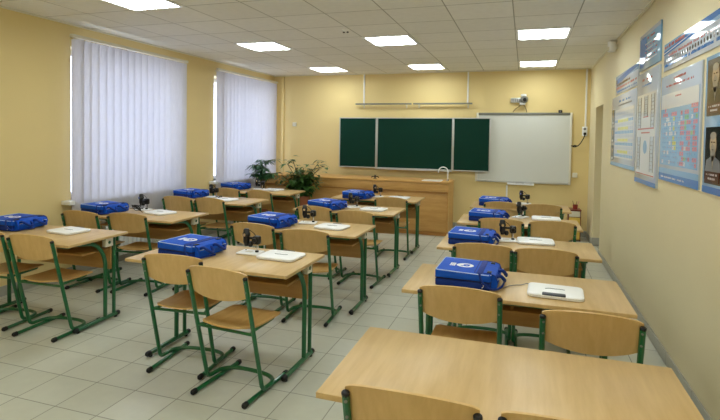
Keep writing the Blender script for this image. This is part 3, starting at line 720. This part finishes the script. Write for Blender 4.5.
# ------------------------------------------------------------------ plants
def leaf_geo(m, p, d, L, wd, material, droop=.3):
    d = Vector(d).normalized(); side = d.cross(Vector((0, 0, 1)))
    if side.length < .05: side = Vector((1, 0, 0))
    side.normalize(); up = side.cross(d)
    V = []; prof = [0, .75, 1, .8, .4, 0]
    n = len(prof)
    for i, q in enumerate(prof):
        t = i/(n-1); c = p+d*(L*t)-Vector((0, 0, 1))*droop*L*t*t
        V += [c+side*wd*q/2+up*wd*.12*q, c, c-side*wd*q/2+up*wd*.12*q]
    F = []
    for i in range(n-1):
        a = i*3; F += [[a, a+1, a+4, a+3], [a+1, a+2, a+5, a+4]]
    m.add(V, F, material, True)
def plant(label, x, y, seed, kind, potr=.14):
    random.seed(seed)
    t_ = thing('potted_plant', label, 'plant', (x, y, 0), 0, 'potted plants in the corner')
    # tall pot on a plain stand
    m = MB(); m.lathe([(0, .30), (potr*.7, .30), (potr, .58), (potr*1.06, .58), (potr*1.06, .61), (potr*.92, .61), (potr*.9, .57), (0, .57)], M['pot']); m.build('pot', t_)
    m = MB(); m.lathe([(0, .571), (potr*.88, .571), (potr*.85, .585), (0, .59)], M['soil']); m.build('soil', t_)
    m = MB()
    for a in range(3):
        an = a*2*PI/3; m.tube([(potr*1.0*math.cos(an), potr*1.0*math.sin(an), 0), (potr*.55*math.cos(an), potr*.55*math.sin(an), .30)], .01, M['stem'], 6)
    m.lathe([(0, .285), (potr*.8, .285), (potr*.8, .30), (0, .30)], M['stem']); m.build('stand', t_)
    st = MB(); fo = MB()
    if kind == 'bushy':
        for k in range(18):
            an = k*2.4+random.uniform(-.4, .4); rd = random.uniform(.06, .40); hh = random.uniform(.22, .70)
            e = Vector((rd*math.cos(an), rd*math.sin(an)*.7, .58+hh))
            P = [Vector((0, 0, .58)), Vector((e.x*.25, e.y*.25, .58+hh*.5)), e]
            P = fillet(P, .2, False); st.tube(P, .006, M['stem'], 5)
            for i in range(2, len(P)):
                for q in range(8):
                    a2 = random.uniform(0, 2*PI); pp = P[i]+Vector((random.gauss(0, .035), random.gauss(0, .035), random.gauss(0, .04)))
                    leaf_geo(fo, pp, (math.cos(a2), math.sin(a2), random.uniform(-.5, .5)), random.uniform(.09, .16), random.uniform(.045, .075), M['leaf'])
        for k in range(2):      # long sprays out to the right
            e = Vector((.33+.12*k, -.02, .92+.22*k)); P = fillet([Vector((0, 0, .58)), Vector((.12, 0, .95+.1*k)), e], .25, False); st.tube(P, .005, M['stem'], 5)
            for i in range(1, len(P)):
                for q in range(3):
                    a2 = random.uniform(0, 2*PI); leaf_geo(fo, P[i], (math.cos(a2), math.sin(a2), random.uniform(-.4, .5)), .08, .035, M['leaf'])
    else:
        for k in range(15):
            an = R(-170+k*26)+random.uniform(-.3, .3); rd = random.uniform(.16, .44); hh = random.uniform(.32, .66)
            e = Vector((max(-.16, min(.22, rd*math.cos(an))), rd*math.sin(an)*.6, .58+hh)); P = fillet([Vector((0, 0, .58)), Vector((e.x*.3, e.y*.3, .62+hh*.9)), e], .25, False); st.tube(P, .005, M['stem'], 5)
            for i in range(3, len(P)):
                for q in range(6):
                    a2 = q*PI/3+random.uniform(-.2, .2); leaf_geo(fo, P[i], (math.cos(a2), math.sin(a2), random.uniform(-.1, .45)), random.uniform(.11, .17), .036, M['leaf2'], .5)
    st.build('stem', t_); fo.build('foliage', t_)
plant('bushy green potted plant before the left end of the demonstration bench', -3.68, 8.02, 5, 'bushy')
plant('spindly potted plant with radiating leaves, left one by the far window', -4.43, 8.02, 9, 'spindly', .12)

# ------------------------------------------------------------------ motion sensor on right wall
t_ = thing('motion_sensor', 'white motion sensor high on the poster wall near the ceiling', 'sensor', (XR, 6.85, 2.79))
m = MB(); m.box((-.025, -.02, -.03), (0, .02, .03), M['white'], .004); m.build('bracket', t_)
m = MB(); m.box((-.10, -.045, -.065), (-.025, .045, .065), M['white'], .015, Matrix.Rotation(R(12), 4, 'Z'), 3); hs = m.build('housing', t_)
m = MB(); m.box((-.108, -.03, -.05), (-.098, .03, -.005), M['offw'], .004, Matrix.Rotation(R(12), 4, 'Z')); m.build('lens', hs)

# ------------------------------------------------------------------ posters on the right wall (u runs from far to near, v up)
class Poster:
    def __init__(s, label, yfar, ynear, z0, z1, base, th=.01, cat='poster'):
        s.t = thing('wall_poster', label, cat, (XR, (yfar+ynear)/2, z0), 0, 'science posters on the right wall')
        s.w = yfar-ynear; s.h = z1-z0; s.th = th
        m = MB(); m.box((-th, -s.w/2, 0), (0, s.w/2, s.h), base, .001); m.build('board', s.t)
        s.p = MB()
    def rect(s, u0, v0, u1, v1, material, lay=1):
        x0 = -s.th-.0008*lay; ya = s.w/2-u0*s.w; yb = s.w/2-u1*s.w
        s.p.box((x0, yb, v0*s.h), (-s.th+.0002, ya, v1*s.h), material)
    def poly(s, pts, material, lay):
        s.p.prism([(s.w/2-u*s.w, v*s.h) for u, v in pts], 'x', -s.th-.0008*lay, -s.th+.0002, material)
    def text(s, u0, u1, v0, v1, material, n, seed=1, lay=2):
        """a line of lettering too small to read: strokes grouped in words"""
        rnd = random.Random(seed); du = (u1-u0)/n
        for k in range(n):
            if rnd.random() < .13: continue
            s.rect(u0+k*du, v0, u0+(k+rnd.uniform(.45, .75))*du, v1-rnd.choice((0, 0, .25))*(v1-v0), material, lay)
    def done(s): s.p.build('print', s.t)
    def ellipse(s, cu, cv, ru, rv, material, lay): s.poly([(cu+ru*math.cos(a*PI/10), cv+rv*math.sin(a*PI/10)) for a in range(20)], material, lay)
# big periodic-table chart
p = Poster('large poster with coloured table grid beside the portraits', 4.60, 3.62, 1.345, 2.15, M['paper'])
p.rect(0, 0, 1, .07, M['pblue'], 1); p.rect(0, .07, 1, .12, M['psky'], 1); p.rect(.03, .15, .97, .82, M['psky'], 1); p.rect(.04, .68, .96, .82, M['paperw'], 2)
p.text(.36, .66, .94, .96, M['pbrick'], 16, 2); p.text(.16, .84, .885, .903, M['pbrick'], 42, 3); p.text(.42, .58, .775, .79, M['pbrick'], 8, 4, 3); p.text(.08, .7, .03, .045, M['paperw'], 30, 9)
rnd = random.Random(4)
for r_ in range(12):
    for c_ in range(18):
        u = .09+c_*.048; v = .165+r_*.044
        if r_ in (11,) and 1 < c_ < 15: continue
        if rnd.random() < .10: continue
        col = M['pink'] if (c_ > 8 and c_ % 3 != 0 and r_ < 9) or r_ > 9 else (M['pgreen'] if (c_ > 11 and rnd.random() < .25) else (M['pyel'] if 5 < c_ < 8 and rnd.random() < .5 else (M['paperw'] if rnd.random() < .28 else M['psky'])))
        if rnd.random() < .2: col = M['psky']
        p.rect(u, v, u+.04, v+.034, col, 2)
        p.rect(u+.008, v+.018, u+.017, v+.025, M['pbrick'] if rnd.random() < .5 else M['pblue'], 3)
p.done()
# portraits column
p = Poster('blue poster with two dark portraits of bearded men, at the right photo edge', 3.55, 3.05, 1.345, 2.15, M['psky'], cat='poster')
p.rect(0, 0, 1, .05, M['pblue'])
for v0 in (.07, .56):
    p.rect(.07, v0, .62, v0+.41, M['pdark'] if v0 < .3 else M['pcoat'], 1)
    cu = .34; cv = v0+.285
    p.poly([(.09, v0+.09), (.13, v0+.17), (cu, v0+.21), (.55, v0+.17), (.60, v0+.09)], M['grey'] if v0 < .3 else M['pdark'], 2)
    p.ellipse(cu, cv, .105, .080, M['skin'], 3); p.ellipse(cu, cv-.060, .075, .06, M['pbeard'], 4); p.poly([(cu-.05, cv-.08), (cu, cv-.18), (cu+.05, cv-.08)], M['pbeard'], 4)
    p.ellipse(cu, cv+.062, .092, .028, M['pbeard'], 4)
    for s in (-1, 1): p.ellipse(cu+s*.040, cv+.016, .014, .005, M['pbrown'], 5)
    p.poly([(cu-.008, cv+.012), (cu+.014, cv-.022), (cu-.014, cv-.022)], M['pbeard'], 5); p.rect(cu-.026, cv-.040, cu+.026, cv-.035, M['pbrown'], 5)
    p.rect(.12, v0+.015, .56, v0+.09, M['pbrown'], 5); p.text(.16, .52, v0+.062, v0+.076, M['paperw'], 12, 7, 6); p.text(.22, .46, v0+.032, v0+.046, M['paperw'], 7, 8, 6)
for k in range(7): p.rect(.68, .12+k*.11, .94, .16+k*.11, M['paperw'], 1); p.text(.70, .92, .13+k*.11, .142+k*.11, M['pblue'], 16, k, 2)
p.done()
# right banner
p = Poster('long banner poster with a row of small diagrams, above the table grid poster', 4.55, 3.20, 2.19, 2.40, M['paper'])
p.rect(0, .72, 1, 1, M['psky']); p.poly([(0, .60), (.25, .66), (.5, .72), (.7, .80), (1, .86), (1, 1), (.6, 1), (.4, .86), (.2, .78), (0, .74)], M['pblue'], 2); p.poly([(0, .64), (.3, .72), (.6, .84), (.3, .76), (0, .68)], M['paperw'], 3)
p.text(.02, .4, .82, .93, M['pbrick'], 22, 5, 4); p.text(.1, .95, .48, .56, M['pbrick'], 40, 6)
for k in range(22): u = .06+k*.042; p.ellipse(u+.012, .36, .010, .07, M['pdark'] if k % 3 else M['pbrown'], 2)
p.text(.03, .97, .14, .24, M['pblue'], 60, 12); p.done()
# left banner
p = Poster('banner poster farthest along the wall, over the yellow-marked chart', 6.78, 5.50, 2.19, 2.41, M['paper'])
p.rect(0, .72, 1, 1, M['psky']); p.poly([(0, .55), (.3, .62), (.6, .74), (1, .86), (1, 1), (.6, .98), (.3, .88), (0, .80)], M['pblue'], 2)
p.text(.05, .7, .46, .56, M['pbrown'], 30, 5); p.text(.05, .95, .28, .38, M['pbrick'], 44, 6); p.text(.05, .95, .10, .18, M['pblue'], 50, 8); p.done()
# narrow top
p = Poster('small upright blue poster near the ceiling with glare across it', 5.44, 4.67, 2.30, 2.63, M['psky'], .014)
p.rect(0, .9, 1, 1, M['paper']); p.poly([(0, .1), (.2, .06), (.4, .5), (.3, .9), (.1, .95), (0, .9)], M['pblue'], 1)
p.text(.4, .8, .78, .84, M['pbrick'], 10, 3)
for k in range(7): p.text(.3+.03*(k % 3), .88, .2+k*.075, .235+k*.075, M['pbrick'] if k % 2 else M['paperw'], 14, k)
p.done()
# narrow tall
p = Poster('tall narrow poster with branching red-lined diagram, hanging lowest', 5.48, 4.66, 1.26, 2.27, M['paper'], .02)
p.rect(0, 0, 1, .04, M['pblue']); p.rect(.06, .08, .94, .80, M['paperw'], 1)
p.text(.28, .75, .92, .94, M['pbrick'], 12, 1); p.text(.3, .72, .87, .885, M['pblue'], 12, 2)
for u0, u1, v0, v1 in [(.12, .26, .5, .78), (.42, .58, .60, .78), (.74, .88, .5, .78), (.12, .26, .12, .42), (.74, .88, .12, .42)]:
    p.rect(u0, v0, u1, v1, M['paper'], 2)
    for q in (u0, u1): p.rect(q-.006, v0, q+.006, v1, M['pcoat'], 3)
    for q in range(8): p.text(u0+.02, u1-.02, v0+.02+q*(v1-v0)/9, v0+.03+q*(v1-v0)/9, M['grey'], 6, q, 3)
p.rect(.12, .485, .88, .497, M['pbrick'], 3); p.rect(.38, .59, .62, .60, M['pbrick'], 3); p.rect(.3, .45, .7, .462, M['pbrick'], 3); p.rect(.08, .085, .92, .095, M['pbrick'], 3)
p.ellipse(.5, .33, .09, .06, M['psky'], 2); p.done()
# left chart
p = Poster('wide pale chart with yellow marked cells, farthest large poster', 7.02, 5.56, 1.35, 2.17, M['paper'])
p.rect(0, 0, 1, .05, M['psky']); p.rect(.18, .12, .95, .80, M['paperw'])
p.text(.35, .8, .90, .93, M['pblue'], 16, 1); p.text(.3, .85, .85, .87, M['grey'], 24, 2)
for v0 in (.08, .34, .60):
    p.rect(.03, v0, .13, v0+.22, M['pdark'], 2); p.ellipse(.08, v0+.14, .02, .04, M['skin'], 3); p.rect(.045, v0+.01, .115, v0+.04, M['paperw'], 3)
for r_ in range(12):
    for c_ in range(12):
        u = .2+c_*.061; v = .14+r_*.053
        col = M['pyel'] if r_ in (1, 4, 7, 9) and 1 < c_ < 9 else (M['psky'] if (r_ % 3 == 0) else (M['pgreen'] if r_ == 0 else M['paper']))
        p.rect(u, v, u+.05, v+.038, col, 2)
p.done()

# ------------------------------------------------------------------ light: overcast daylight outside; the room's ceiling lights plus an added unseen row
w = bpy.data.worlds.new('world'); bpy.context.scene.world = w; w.use_nodes = True
bg = w.node_tree.nodes['Background']; bg.inputs['Color'].default_value = (.64, .76, 1.0, 1); bg.inputs['Strength'].default_value = 3.7
sc_ = bpy.context.scene
sc_.view_settings.view_transform = 'Standard'; sc_.view_settings.look = 'None'; sc_.view_settings.gamma = 1; sc_.view_settings.use_curve_mapping = False
sc_.view_settings.exposure = .52
